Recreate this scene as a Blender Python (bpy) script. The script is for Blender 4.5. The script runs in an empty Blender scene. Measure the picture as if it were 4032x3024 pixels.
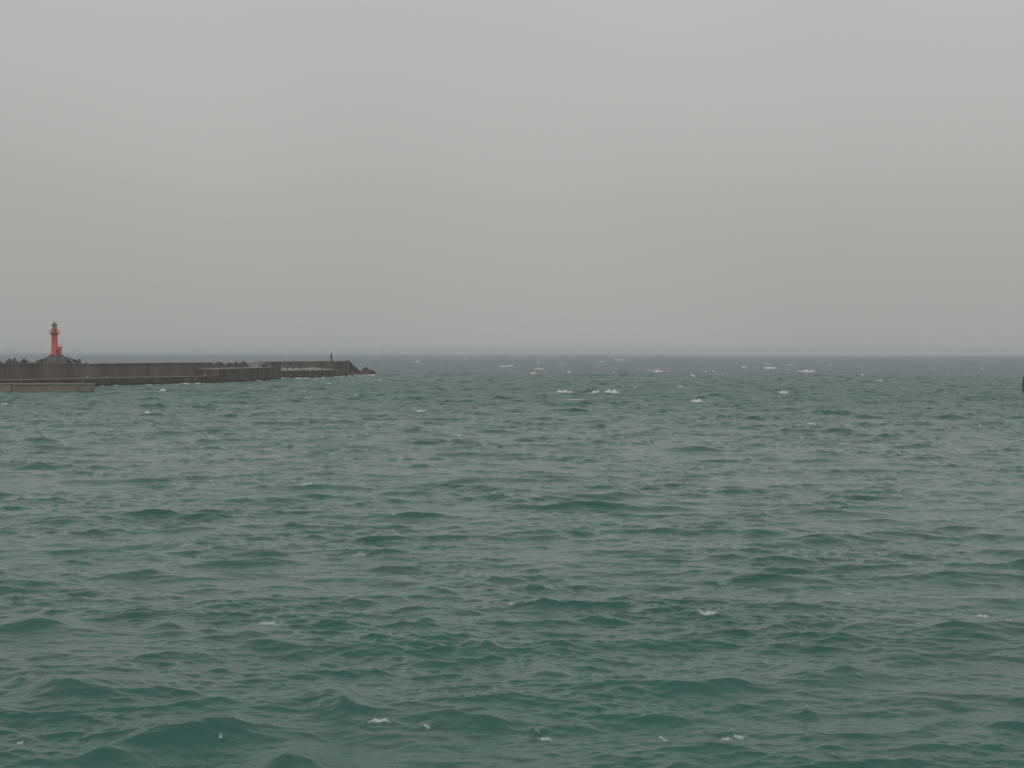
import bpy, bmesh, math, random
import numpy as np
from mathutils import Vector, Matrix

random.seed(7)
rng = np.random.default_rng(11)
scene = bpy.context.scene
COL = scene.collection

# ------------------------------------------------------------------ camera
W_PX, H_PX, F_PX = 4032.0, 3024.0, 4867.0
CAM_Z = 12.0
HOR_C = 1387.5                              # horizon row at the middle of the picture
ROLL = math.atan(11.0 / 4032.0)
PITCH = math.atan((H_PX / 2 - HOR_C) / F_PX)   # looking slightly down
cam_d = bpy.data.cameras.new("camera")
cam = bpy.data.objects.new("camera", cam_d)
COL.objects.link(cam)
cam_d.sensor_fit = 'HORIZONTAL'
cam_d.sensor_width = 36.0
cam_d.lens = 36.0 * F_PX / W_PX
cam_d.clip_start = 0.5
cam_d.clip_end = 60000.0
cam.location = (0, 0, CAM_Z)
R = Matrix.Rotation(math.radians(90) - PITCH, 3, 'X') @ Matrix.Rotation(ROLL, 3, 'Z')
cam.rotation_euler = R.to_euler()
scene.camera = cam

# ------------------------------------------------------------------ world and sun
SUN_EL, SUN_AZ = math.radians(48), math.radians(215)
world = bpy.data.worlds.new("World")
scene.world = world
world.use_nodes = True
nt = world.node_tree
nt.nodes.clear()
out = nt.nodes.new("ShaderNodeOutputWorld")
bg_clear = nt.nodes.new("ShaderNodeBackground")
sky = nt.nodes.new("ShaderNodeTexSky")
sky.sky_type = 'NISHITA'
sky.sun_disc = False
sky.sun_elevation = SUN_EL
sky.sun_rotation = SUN_AZ
sky.dust_density = 4.0
hs = nt.nodes.new("ShaderNodeHueSaturation")
hs.inputs["Saturation"].default_value = 0.12
nt.links.new(sky.outputs[0], hs.inputs["Color"])
nt.links.new(hs.outputs[0], bg_clear.inputs["Color"])
bg_clear.inputs["Strength"].default_value = 0.06
# the overcast deck: darker at the horizon, brighter overhead, very soft mottling
tc = nt.nodes.new("ShaderNodeTexCoord")
sep = nt.nodes.new("ShaderNodeSeparateXYZ")
nt.links.new(tc.outputs["Generated"], sep.inputs[0])
ramp = nt.nodes.new("ShaderNodeValToRGB")
cr = ramp.color_ramp
cr.interpolation = 'B_SPLINE'
cr.elements[0].position = 0.0
cr.elements[0].color = (0.384, 0.383, 0.381, 1)
cr.elements[1].position = 1.0
cr.elements[1].color = (0.54, 0.545, 0.55, 1)
for p, c in ((0.06, (0.393, 0.391, 0.388)), (0.16, (0.440, 0.437, 0.434)), (0.28, (0.503, 0.500, 0.502)), (0.5, (0.53, 0.53, 0.53))):
    e = cr.elements.new(p)
    e.color = (*c, 1)
nt.links.new(sep.outputs["Z"], ramp.inputs["Fac"])
wn = nt.nodes.new("ShaderNodeTexNoise")
wn.inputs["Scale"].default_value = 1.6
wn.inputs["Detail"].default_value = 2.0
nt.links.new(tc.outputs["Generated"], wn.inputs["Vector"])
wm = nt.nodes.new("ShaderNodeMapRange")
wm.inputs["From Min"].default_value = 0.3
wm.inputs["From Max"].default_value = 0.7
wm.inputs["To Min"].default_value = 0.92
wm.inputs["To Max"].default_value = 1.08
nt.links.new(wn.outputs["Fac"], wm.inputs["Value"])
vm = nt.nodes.new("ShaderNodeVectorMath")
vm.operation = 'SCALE'
nt.links.new(ramp.outputs[0], vm.inputs[0])
nt.links.new(wm.outputs[0], vm.inputs["Scale"])
bg_cloud = nt.nodes.new("ShaderNodeBackground")
nt.links.new(vm.outputs[0], bg_cloud.inputs["Color"])
mixw = nt.nodes.new("ShaderNodeMixShader")
mixw.inputs[0].default_value = 0.94
nt.links.new(bg_clear.outputs[0], mixw.inputs[1])
nt.links.new(bg_cloud.outputs[0], mixw.inputs[2])
nt.links.new(mixw.outputs[0], out.inputs["Surface"])

sd = bpy.data.lights.new("sun", 'SUN')
sd.energy = 0.5
sd.angle = math.radians(40)
sd.color = (1.0, 0.97, 0.93)
sun = bpy.data.objects.new("sun", sd)
COL.objects.link(sun)
sdir = Vector((math.sin(SUN_AZ) * math.cos(SUN_EL), math.cos(SUN_AZ) * math.cos(SUN_EL), math.sin(SUN_EL)))
sun.rotation_euler = sdir.to_track_quat('Z', 'Y').to_euler()

vs = scene.view_settings
vs.view_transform = 'Standard'
vs.look = 'None'
vs.exposure = 0.0
vs.gamma = 1.0
scene.cycles.volume_bounces = 2
scene.cycles.max_bounces = 6
scene.cycles.use_denoising = True

# ------------------------------------------------------------------ picture to place
def ray(px, py):
    v = Vector(((px - W_PX / 2) / F_PX, -(py - H_PX / 2) / F_PX, -1.0))
    return R @ v
def at(px, py, Y):
    """the point at distance Y ahead that shows at px, py"""
    r = ray(px, py)
    return Vector((0, 0, CAM_Z)) + r * (Y / r.y)
def on_sea(px, py, z=0.0):
    r = ray(px, py)
    return Vector((0, 0, CAM_Z)) + r * ((z - CAM_Z) / r.z)
def plan(px, Y):
    p = at(px, 1460, Y)
    return Vector((p.x, Y))
def zat(px, py, Y):
    return at(px, py, Y).z

# ------------------------------------------------------------------ helpers
def tag(o, label=None, cat=None, group=None, kind=None):
    if label: o['label'] = label
    if cat: o['category'] = cat
    if group: o['group'] = group
    if kind: o['kind'] = kind
    return o
def empty(name, loc, rz=0.0):
    o = bpy.data.objects.new(name, None)
    o.location = loc
    o.rotation_euler = (0, 0, rz)
    COL.objects.link(o)
    return o
def build(name, bm, mat, parent=None, smooth=False):
    bmesh.ops.recalc_face_normals(bm, faces=bm.faces[:])
    me = bpy.data.meshes.new(name)
    bm.to_mesh(me)
    bm.free()
    me.materials.append(mat)
    if smooth:
        me.polygons.foreach_set("use_smooth", [True] * len(me.polygons))
    o = bpy.data.objects.new(name, me)
    COL.objects.link(o)
    if parent:
        o.parent = parent
    return o
def prism(bm, pts, z0, z1, bevel=0.0):
    """pts: plan outline; z0/z1 numbers or per-point lists"""
    n = len(pts)
    z0 = [z0] * n if not hasattr(z0, '__len__') else z0
    z1 = [z1] * n if not hasattr(z1, '__len__') else z1
    lo = [bm.verts.new((p[0], p[1], z)) for p, z in zip(pts, z0)]
    hi = [bm.verts.new((p[0], p[1], z)) for p, z in zip(pts, z1)]
    fs = [bm.faces.new(lo[::-1]), bm.faces.new(hi)]
    for i in range(n):
        j = (i + 1) % n
        fs.append(bm.faces.new((lo[i], lo[j], hi[j], hi[i])))
    if bevel:
        es = list({e for f in fs[1:2] for e in f.edges})
        bmesh.ops.bevel(bm, geom=es, offset=bevel, segments=1, affect='EDGES')
def box(bm, x0, x1, y0, y1, z0, z1):
    prism(bm, [(x0, y0), (x1, y0), (x1, y1), (x0, y1)], z0, z1)
def lathe(bm, prof, n=20, cx=0, cy=0):
    rings = []
    for r, z in prof:
        rings.append([bm.verts.new((cx + r * math.cos(2 * math.pi * k / n), cy + r * math.sin(2 * math.pi * k / n), z)) for k in range(n)])
    for a, b in zip(rings, rings[1:]):
        for k in range(n):
            bm.faces.new((a[k], a[(k + 1) % n], b[(k + 1) % n], b[k]))
    bm.faces.new(rings[0][::-1])
    bm.faces.new(rings[-1])
def tube(bm, a, b, r0, r1=None, n=8):
    a, b = Vector(a), Vector(b)
    r1 = r0 if r1 is None else r1
    q = (b - a).to_track_quat('Z', 'Y')
    ra, rb = [], []
    for k in range(n):
        d = Vector((math.cos(2 * math.pi * k / n), math.sin(2 * math.pi * k / n), 0))
        ra.append(bm.verts.new(a + q @ (d * r0)))
        rb.append(bm.verts.new(b + q @ (d * r1)))
    for k in range(n):
        bm.faces.new((ra[k], ra[(k + 1) % n], rb[(k + 1) % n], rb[k]))
    bm.faces.new(ra[::-1])
    bm.faces.new(rb)

# ------------------------------------------------------------------ materials
def principled(name):
    m = bpy.data.materials.new(name)
    m.use_nodes = True
    return m, m.node_tree, m.node_tree.nodes["Principled BSDF"]
def mottled(name, c0, c1, scale, rough=0.85, streak=False, wet=None, bump=0.3):
    m, t, b = principled(name)
    N, L = t.nodes, t.links
    co = N.new("ShaderNodeTexCoord")
    geo = N.new("ShaderNodeNewGeometry")
    mp = N.new("ShaderNodeMapping")
    mp.inputs["Scale"].default_value = (1, 1, 0.22 if streak else 1)
    L.new(geo.outputs["Position"], mp.inputs[0])
    nz = N.new("ShaderNodeTexNoise")
    nz.inputs["Scale"].default_value = scale
    nz.inputs["Detail"].default_value = 6
    nz.inputs["Roughness"].default_value = 0.62
    L.new(mp.outputs[0], nz.inputs["Vector"])
    r = N.new("ShaderNodeValToRGB")
    r.color_ramp.elements[0].position = 0.32
    r.color_ramp.elements[0].color = (*c0, 1)
    r.color_ramp.elements[1].position = 0.68
    r.color_ramp.elements[1].color = (*c1, 1)
    L.new(nz.outputs["Fac"], r.inputs[0])
    col = r.outputs[0]
    if wet:                                   # weed and wet band above the waterline, ragged edge
        zlev, wcol = wet
        sp = N.new("ShaderNodeSeparateXYZ")
        L.new(geo.outputs["Position"], sp.inputs[0])
        n2 = N.new("ShaderNodeTexNoise")
        n2.inputs["Scale"].default_value = 0.5
        n2.inputs["Detail"].default_value = 4
        L.new(geo.outputs["Position"], n2.inputs["Vector"])
        ad = N.new("ShaderNodeMath")
        ad.operation = 'MULTIPLY_ADD'
        ad.inputs[1].default_value = 1.6
        L.new(n2.outputs["Fac"], ad.inputs[0])
        L.new(sp.outputs["Z"], ad.inputs[2])
        mr = N.new("ShaderNodeMapRange")
        mr.inputs["From Min"].default_value = zlev + 0.55
        mr.inputs["From Max"].default_value = zlev + 1.1
        L.new(ad.outputs[0], mr.inputs["Value"])
        mx = N.new("ShaderNodeMix")
        mx.data_type = 'RGBA'
        L.new(mr.outputs[0], mx.inputs["Factor"])
        mx.inputs["A"].default_value = (*wcol, 1)
        L.new(col, mx.inputs["B"])
        col = mx.outputs["Result"]
    L.new(col, b.inputs["Base Color"])
    b.inputs["Roughness"].default_value = rough
    if bump:
        bp = N.new("ShaderNodeBump")
        bp.inputs["Strength"].default_value = bump
        bp.inputs["Distance"].default_value = 0.15
        L.new(nz.outputs["Fac"], bp.inputs["Height"])
        L.new(bp.outputs[0], b.inputs["Normal"])
    return m
M = {}
M['parapet'] = mottled("weathered_dark_concrete", (0.072, 0.064, 0.057), (0.225, 0.195, 0.168), 0.13, streak=True)
M['quay'] = mottled("dark_wet_concrete", (0.050, 0.044, 0.042), (0.145, 0.127, 0.116), 0.22, streak=True, wet=(0.7, (0.030, 0.032, 0.028)))
M['deck'] = mottled("worn_concrete_deck", (0.15, 0.137, 0.122), (0.27, 0.25, 0.225), 0.5)
M['pale'] = mottled("pale_concrete", (0.24, 0.22, 0.205), (0.42, 0.39, 0.36), 0.35, streak=True)
M['tan'] = mottled("brownish_concrete", (0.19, 0.163, 0.135), (0.28, 0.245, 0.208), 0.3, streak=True, wet=(0.05, (0.10, 0.09, 0.07)))
M['pinkish'] = mottled("lighter_brown_concrete", (0.21, 0.18, 0.155), (0.32, 0.28, 0.25), 0.4, streak=True, wet=(0.0, (0.13, 0.11, 0.09)))
M['block'] = mottled("wave_block_concrete", (0.06, 0.065, 0.058), (0.16, 0.155, 0.14), 0.6)
M['rock'] = mottled("dark_rock", (0.035, 0.037, 0.036), (0.13, 0.125, 0.115), 0.45, wet=(0.4, (0.03, 0.035, 0.03)))
M['palerock'] = mottled("pale_rock", (0.30, 0.28, 0.265), (0.52, 0.49, 0.46), 0.9)
M['core'] = mottled("rubble", (0.04, 0.04, 0.036), (0.10, 0.098, 0.09), 0.6, bump=0.8)
M['footing'] = mottled("footing_concrete", (0.075, 0.072, 0.066), (0.16, 0.152, 0.138), 0.35, streak=True)
M['red'] = mottled("red_paint", (0.72, 0.115, 0.125), (0.84, 0.165, 0.17), 0.5, rough=0.55, streak=True, bump=0.05)
M['redmetal'] = mottled("faded_red_railing", (0.22, 0.07, 0.075), (0.30, 0.10, 0.105), 0.8, rough=0.6, bump=0)
M['greymetal'] = mottled("grey_metal", (0.20, 0.20, 0.205), (0.30, 0.30, 0.30), 1.0, rough=0.5, bump=0)
M['darkdoor'] = mottled("dark_door_paint", (0.09, 0.05, 0.05), (0.13, 0.07, 0.07), 1.5, rough=0.5, bump=0)
M['green'] = mottled("dark_green_paint", (0.012, 0.035, 0.026), (0.025, 0.060, 0.045), 0.8, rough=0.5, bump=0.05)
M['greenpost'] = mottled("grey_green_paint", (0.09, 0.13, 0.11), (0.15, 0.19, 0.165), 0.8, rough=0.6, bump=0.05)
M['wood'] = mottled("weathered_post", (0.20, 0.165, 0.13), (0.30, 0.255, 0.21), 1.5)
M['rust'] = mottled("rusty_steel", (0.20, 0.07, 0.055), (0.30, 0.11, 0.09), 1.2)
M['white'] = mottled("gull_plumage", (0.62, 0.62, 0.62), (0.78, 0.78, 0.78), 6.0, bump=0)
mg, tg, bg_ = principled("lantern_glass")
bg_.inputs["Base Color"].default_value = (0.25, 0.28, 0.29, 1)
bg_.inputs["Roughness"].default_value = 0.08
bg_.inputs["Alpha"].default_value = 0.55
M['glass'] = mg

# ------------------------------------------------------------------ sea surface
def cascade(L, N, kmin, kmax, seed, rot, wind=(0.0, -1.0), lp=1.15, spread=4.0):
    g = np.random.default_rng(seed)
    kk = 2 * np.pi * np.fft.fftfreq(N, d=L / N)
    kx, ky = np.meshgrid(kk, kk, indexing='ij')
    k = np.hypot(kx, ky)
    k[0, 0] = 1e-6
    c, s = math.cos(rot), math.sin(rot)
    wx, wy = c * wind[0] - s * wind[1], s * wind[0] + c * wind[1]
    cosd = (kx * wx + ky * wy) / k
    P = np.exp(-1.0 / (k * lp) ** 2) / k ** 4
    P *= ((0.012 if kmin < 1 else 0.03) + np.abs(cosd) ** (spread * 2.6 if kmin < 1 else spread * 1.8))
    lo = 1 / (1 + np.exp(-(k - kmin) / (0.06 * kmin)))
    hi = 1 / (1 + np.exp((k - kmax) / (0.06 * kmax)))
    P *= lo * hi
    P[0, 0] = 0
    H = (g.standard_normal((N, N)) + 1j * g.standard_normal((N, N))) * np.sqrt(P) * (2 * np.pi / L) * N * N
    h = np.fft.ifft2(H).real
    dx = np.fft.ifft2(1j * kx / k * H).real
    dy = np.fft.ifft2(1j * ky / k * H).real
    return [a.astype(np.float32) for a in (h, dx, dy)]
def sample(fields, L, N, rot, X, Y):
    c, s = math.cos(rot), math.sin(rot)
    u = ((c * X - s * Y) / L * N)
    v = ((s * X + c * Y) / L * N)
    iu = np.floor(u).astype(np.int64); iv = np.floor(v).astype(np.int64)
    fu = (u - iu).astype(np.float32); fv = (v - iv).astype(np.float32)
    iu0, iv0 = iu % N, iv % N
    iu1, iv1 = (iu + 1) % N, (iv + 1) % N
    w00, w10, w01, w11 = (1 - fu) * (1 - fv), fu * (1 - fv), (1 - fu) * fv, fu * fv
    o = []
    for f in fields:
        o.append(f[iu0, iv0] * w00 + f[iu1, iv0] * w10 + f[iu0, iv1] * w01 + f[iu1, iv1] * w11)
    h, a, b = o
    return h, c * a + s * b, -s * a + c * b     # back to world axes

# rings: fine where the picture looks, coarse behind
rad = [0.6, 6.0, 12.0, 17.0, 21.0, 24.0, 26.0, 27.5]
r = 28.5
while r < 26000:
    rad.append(r)
    if r < 60: r += 0.0019 * r
    elif r < 110: r += 0.0027 * r
    elif r < 700: r += 0.0036 * r
    elif r < 3500: r += 0.0052 * r
    else: r += 0.012 * r
rad = np.array(rad)
ang_in = np.linspace(-27, 27, 1250)
ang_mid = np.concatenate([np.linspace(27, 55, 140)[1:], np.linspace(55, 180, 60)[1:]])
ang = np.radians(np.concatenate([-ang_mid[::-1], ang_in, ang_mid[:-1]]))   # closed ring
nr, na = len(rad), len(ang)
RR, AA = np.meshgrid(rad, ang, indexing='ij')
X0 = RR * np.sin(AA); Y0 = RR * np.cos(AA)
def fade(d, a, b):
    t = np.clip((d - a) / (b - a), 0, 1)
    return 1 - t * t * (3 - 2 * t)
Z = np.zeros_like(RR, dtype=np.float32)
DX = np.zeros_like(Z); DY = np.zeros_like(Z)
AMP = 0.040
for (L, N, k0, k1, seed, rot, lp, amp, f0, f1, chop) in (
        (131.0, 512, 0.30, 2.1, 3, 0.10, 1.35, 1.80, 1500, 5000, 1.20),
        (83.0, 512, 0.30, 2.1, 5, -0.28, 1.20, 1.60, 1500, 5000, 1.20),
        (29.0, 512, 2.1, 8.0, 8, 0.35, 1.15, 1.72, 380, 1500, 0.95),
        (23.0, 512, 2.1, 8.0, 9, -0.30, 1.15, 1.72, 380, 1500, 0.95),
        (7.7, 512, 8.0, 45.0, 13, 0.2, 1.15, 3.0, 90, 330, 0.8)):
    fl = cascade(L, N, k0, k1, seed, rot, lp=lp)
    w = (fade(RR, f0, f1) * amp * AMP * (1 + 0.7 * (1 - fade(RR, 60, 380)))).astype(np.float32)   # rougher outside the harbour
    keep = int((rad < f1).sum())
    h, a, b = sample(fl, L, N, rot, X0[:keep], Y0[:keep])
    # gusts: patches where the shorter waves are livelier or flatter
    if k0 > 1:
        gust = 0.92 + 0.42 * np.sin(X0[:keep] * 0.19 + 1.3 * np.sin(Y0[:keep] * 0.11)) * np.sin(Y0[:keep] * 0.23 + 1.1 * np.sin(X0[:keep] * 0.13))
        h = h * gust; a = a * gust; b = b * gust
    else:
        grp = 0.95 + 0.42 * np.sin(X0[:keep] * 0.26 + 1.7 * np.sin(Y0[:keep] * 0.17 + 2)) * np.cos(Y0[:keep] * 0.31 + 1.3 * np.sin(X0[:keep] * 0.21))
        h = h * grp; a = a * grp; b = b * grp
    Z[:keep] += h * w[:keep]
    DX[:keep] += a * w[:keep] * chop
    DY[:keep] += b * w[:keep] * chop
q_ = slice(70, 300)
print("sea rms height", float(Z[q_, 300:1300].std()), "slope", float((np.diff(Z[q_, 300:1300], axis=0) / np.diff(rad[q_])[:, None]).std()), "grid", nr, na)
X = X0 + DX; Y = Y0 + DY
foam_glint = np.zeros_like(Z)

# the larger crests seen in the picture: px, py of the crest, width px, height of its dark face px, tilt
crests = [(300, 2690, 560, 112, 0.0), (780, 2848, 430, 86, -0.04), (120, 2446, 330, 58, 0.0), (640, 2440, 260, 50, 0.0),
          (1010, 2478, 260, 55, 0.0), (1270, 2722, 150, 50, 0), (1345, 2755, 160, 84, 0.05), (1680, 2425, 150, 48, 0.0),
          (1895, 2522, 130, 58, 0.03), (2150, 2640, 330, 74, 0.03), (2740, 2672, 360, 60, 0.03), (3290, 2632, 300, 66, 0.03),
          (3420, 2452, 330, 48, 0.0), (3790, 2450, 330, 55, 0.0), (1940, 2792, 300, 42, 0.02), (1150, 2954, 190, 52, 0),
          (1500, 3012, 200, 40, 0), (1915, 3004, 190, 48, 0), (2705, 2972, 150, 40, 0), (560, 2240, 200, 38, 0.0),
          (1685, 2296, 200, 32, 0), (1560, 2394, 420, 22, 0), (380, 2925, 260, 40, 0), (3560, 2905, 420, 22, 0.06),
          (2750, 2893, 420, 26, -0.03), (3700, 2825, 330, 30, -0.1), (1680, 1930, 300, 30, 0), (1990, 1948, 170, 24, 0.08),
          (3280, 1918, 180, 26, 0), (3505, 1918, 110, 20, 0), (2380, 1940, 260, 30, 0), (3000, 2080, 180, 34, 0),
          (3300, 2106, 160, 30, 0), (560, 1915, 90, 24, 0), (720, 1912, 120, 18, 0), (1040, 1908, 100, 24, 0),
          (2830, 2038, 170, 16, 0), (2300, 2150, 130, 12, 0), (700, 2130, 200, 14, 0), (1160, 2132, 120, 30, 0),
          (580, 2055, 90, 18, 0), (3880, 1926, 240, 14, 0), (480, 1805, 240, 12, 0), (3690, 1722, 80, 12, 0),
          (1550, 1716, 180, 8, 0), (650, 2555, 300, 24, -0.1), (3050, 2355, 300, 28, 0), (1130, 2510, 230, 30, 0.0),
          (90, 2660, 120, 40, 0), (4000, 2830, 160, 60, 0), (2480, 2340, 260, 26, 0), (3180, 2764, 60, 26, 0),
          (3700, 2730, 190, 26, 0.05), (2130, 2360, 160, 42, 0), (850, 2740, 200, 36, 0), (1000, 2190, 300, 22, 0)]
def window(cx, cy, half):
    d = math.hypot(cx, cy); th = math.atan2(cx, cy)
    r0, r1 = np.searchsorted(rad, d - half), np.searchsorted(rad, d + half)
    a0, a1 = np.searchsorted(ang, th - half / d), np.searchsorted(ang, th + half / d)
    return slice(max(r0, 0), r1 + 1), slice(max(a0, 0), a1 + 1)
for (px, py, wpx, hpx, tilt) in crests:
    p = on_sea(px, py, 0.35)
    D = p.y
    hw = wpx * D / F_PX * 0.56
    Hc = 0.68 * hpx * D / F_PX
    row = 0.0036 * D
    lf, lb = max(1.9 * Hc, 1.6 * row), max(3.4 * Hc, 2.5 * row)
    sl = window(p.x, p.y, max(hw * 2.6, lb * 3))
    dx = X[sl] - p.x
    ph = rng.uniform(0, 6.28)
    dy = (Y[sl] - p.y) + tilt * dx * 3 + 0.22 * hw * np.sin(dx / hw * 2.3 + ph) + 0.35 * (dx / hw) ** 2 * Hc
    lat = np.exp(-np.abs(dx / (hw * 1.05)) ** 2.2) * (0.85 + 0.15 * np.sin(dx / hw * 5 + ph * 2))
    g = np.where(dy < 0, np.exp(-np.abs(dy / lf) ** 1.08), np.exp(-np.abs(dy / lb) ** 1.15))
    tr = -0.28 * np.exp(-((dy + 2.6 * lf) / (1.5 * lf)) ** 2)
    calm = 0.45 * lat * np.exp(-(dy / (lb * 1.6)) ** 2)
    Z[sl] = Z[sl] * (1 - calm) + Hc * lat * (g + tr)

# whitecaps: px, py, width px, height px, strength
caps_glints = [(2222, 1543, 55, 12, 1), (2340, 1543, 40, 8, .9), (2408, 1543, 50, 15, 1), (2265, 1572, 80, 4, .7), (2746, 1581, 48, 13, 1),
        (1980, 1443, 20, 8, 1), (2010, 1440, 18, 8, .9), (2122, 1454, 38, 8, 1), (2100, 1470, 26, 6, .9), (2243, 1465, 14, 8, .9),
        (2415, 1468, 12, 7, .8), (2440, 1417, 24, 7, 1), (2370, 1425, 30, 5, .6), (2372, 1496, 18, 7, .8), (2502, 1523, 14, 8, .8),
        (2590, 1463, 36, 11, 1), (2628, 1465, 10, 10, .8), (2552, 1458, 12, 8, .8), (2730, 1482, 22, 12, .9), (2780, 1465, 12, 7, .8),
        (2811, 1464, 14, 8, .8), (2680, 1523, 28, 7, .7), (2930, 1446, 18, 9, .9), (3035, 1449, 40, 12, 1), (3100, 1456, 18, 6, .8),
        (3175, 1463, 60, 9, 1), (3085, 1545, 38, 12, 1), (2004, 1415, 12, 6, .6), (2120, 1427, 16, 5, .6), (3395, 1477, 16, 8, .9),
        (3415, 1463, 28, 4, .6), (3466, 1500, 24, 7, .8), (3735, 1478, 14, 7, .8), (3725, 1460, 14, 5, .6), (3793, 1484, 10, 5, .7),
        (3871, 1453, 14, 6, .7), (3974, 1500, 6, 6, .6), (3528, 1529, 10, 5, .7), (3728, 1543, 24, 7, .7),
        (3195, 1667, 36, 6, .9), (3340, 1673, 20, 5, .8), (3857, 1671, 18, 7, .9), (3230, 1770, 80, 6, .8), (3538, 1783, 20, 12, .9),
        (3752, 2021, 60, 8, .5), (3777, 2165, 26, 14, .8), (3126, 2043, 20, 8, .6), (3066, 1905, 44, 12, .7), (3146, 1912, 20, 8, .6),
        (3218, 2083, 14, 6, .5), (2789, 1916, 58, 8, .9), (2344, 1968, 50, 6, .9), (2891, 2010, 50, 12, .6), (2456, 1712, 12, 6, .7),
        (2440, 2046, 30, 6, .4), (1212, 1900, 60, 10, 1), (1656, 1622, 42, 7, 1), (1194, 1541, 28, 5, .9), (1493, 1495, 12, 5, .9),
        (1294, 1510, 18, 5, .8), (1642, 1425, 18, 6, .9), (1833, 1412, 18, 6, .8), (1720, 1391, 14, 4, .5), (1403, 1556, 16, 4, .7),
        (1207, 1566, 14, 4, .7), (1230, 1565, 18, 4, .7), (1334, 1568, 12, 4, .6), (1440, 1710, 18, 6, .8), (1200, 1694, 28, 6, .8),
        (1264, 1695, 20, 5, .8), (1804, 1711, 28, 5, .8), (2179, 1718, 12, 7, .9), (1740, 1840, 45, 7, .8), (1866, 1850, 60, 5, .6),
        (1953, 1848, 18, 6, .6), (1572, 1652, 22, 5, .7), (1418, 2178, 80, 9, .8), (1550, 2029, 18, 5, .8), (1965, 2036, 60, 5, .6),
        (1140, 1585, 30, 5, .5), (1776, 1434, 20, 6, .6), (1632, 1556, 14, 4, .6), (1635, 1604, 14, 4, .5), (1945, 1931, 16, 5, .8),
        (2005, 1937, 26, 5, .6), (641, 1537, 20, 9, 1), (736, 1580, 12, 5, .9), (582, 1621, 34, 9, 1), (472, 1625, 36, 6, .6),
        (425, 1577, 20, 5, .6), (231, 1575, 40, 5, .6), (159, 1599, 28, 5, .5), (17, 1590, 32, 6, .8), (20, 1571, 16, 5, .5),
        (825, 1716, 26, 7, .9), (723, 1793, 20, 6, .8), (549, 1829, 26, 5, .8), (375, 1830, 30, 6, .5), (398, 1860, 32, 16, .8),
        (756, 1871, 16, 5, .6), (835, 1883, 24, 5, .7), (631, 1950, 40, 4, .5), (132, 2054, 28, 12, .7), (674, 2116, 26, 5, .6),
        (917, 2008, 22, 6, .6), (552, 2104, 14, 7, .7), (1017, 1605, 22, 5, .6), (995, 1649, 18, 5, .6), (1074, 1752, 14, 4, .5),
        (313, 1684, 24, 5, .5), (1055, 2445, 90, 6, .9), (75, 2905, 34, 22, .9), (870, 2889, 18, 12, .8), (641, 2440, 12, 5, .7),
        (1493, 2830, 90, 12, 1), (1679, 2841, 36, 8, .8), (2149, 2886, 60, 9, .9), (2115, 2844, 40, 14, .6), (2010, 2377, 40, 11, .8),
        (2075, 2375, 30, 10, .6), (2110, 2374, 20, 6, .6), (1468, 2391, 36, 10, .6), (1780, 2740, 60, 14, .5), (1850, 2745, 70, 16, .55),
        (1915, 2738, 50, 12, .5), (1120, 2332, 50, 8, .5), (2115, 2297, 80, 10, .45), (2786, 2414, 80, 17, 1), (2845, 2280, 50, 7, .7),
        (2602, 2886, 22, 22, .9), (2624, 2901, 40, 8, .9), (2860, 2891, 50, 17, .95), (2912, 2877, 44, 15, .95), (3345, 2330, 45, 10, .8),
        (3410, 2331, 30, 7, .6), (3588, 2373, 26, 9, .7), (3499, 2359, 36, 12, .5), (3777, 2400, 60, 12, .6), (3869, 2404, 70, 17, 1),
        (3971, 2449, 50, 13, .75), (3385, 2660, 26, 12, .6), (3178, 2763, 9, 7, .9), (3668, 2911, 9, 7, .9), (3618, 2330, 10, 5, .8),
        (1175, 1486, 24, 5, .7), (1075, 1497, 16, 6, .7), (1097, 1495, 16, 6, .7), (1462, 1479, 30, 5, .9), (1420, 1481, 22, 4, .8)]
for px_, d_ in [(float(x_), 0) for x_ in np.linspace(380, 1050, 26)]:
    Df = float(np.interp(px_, [0, 400, 745, 862, 1075], [394, 423, 462, 473, 517])) - 1.2
    caps_glints.append((px_ + rng.uniform(-8, 8), float(HOR_C - 5.5 + px_ * 11 / 4032 + CAM_Z / Df * F_PX), rng.uniform(12, 34), 3.5, rng.uniform(0.45, 0.8)))
for px_ in np.linspace(1095, 1470, 16):
    Df = float(np.interp(px_, [1086, 1250, 1345, 1392, 1470], [551, 573, 606, 630, 650])) - 2.0
    caps_glints.append((px_ + rng.uniform(-6, 6), float(HOR_C - 5.5 + px_ * 11 / 4032 + CAM_Z / Df * F_PX), rng.uniform(12, 28), 4.5, rng.uniform(0.55, 0.95)))
for k_ in range(110):
    d_ = 480 * (5.0 ** rng.uniform(0, 1)); a_ = rng.uniform(-0.40, 0.43)
    if a_ < -0.08 and d_ < 760: continue
    px_ = 2016 + math.tan(a_) * F_PX
    caps_glints.append((px_, HOR_C - 5.5 + px_ * 11 / 4032 + CAM_Z / d_ * F_PX, rng.uniform(8, 26), rng.uniform(4, 7), rng.uniform(0.38, 0.68)))
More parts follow.
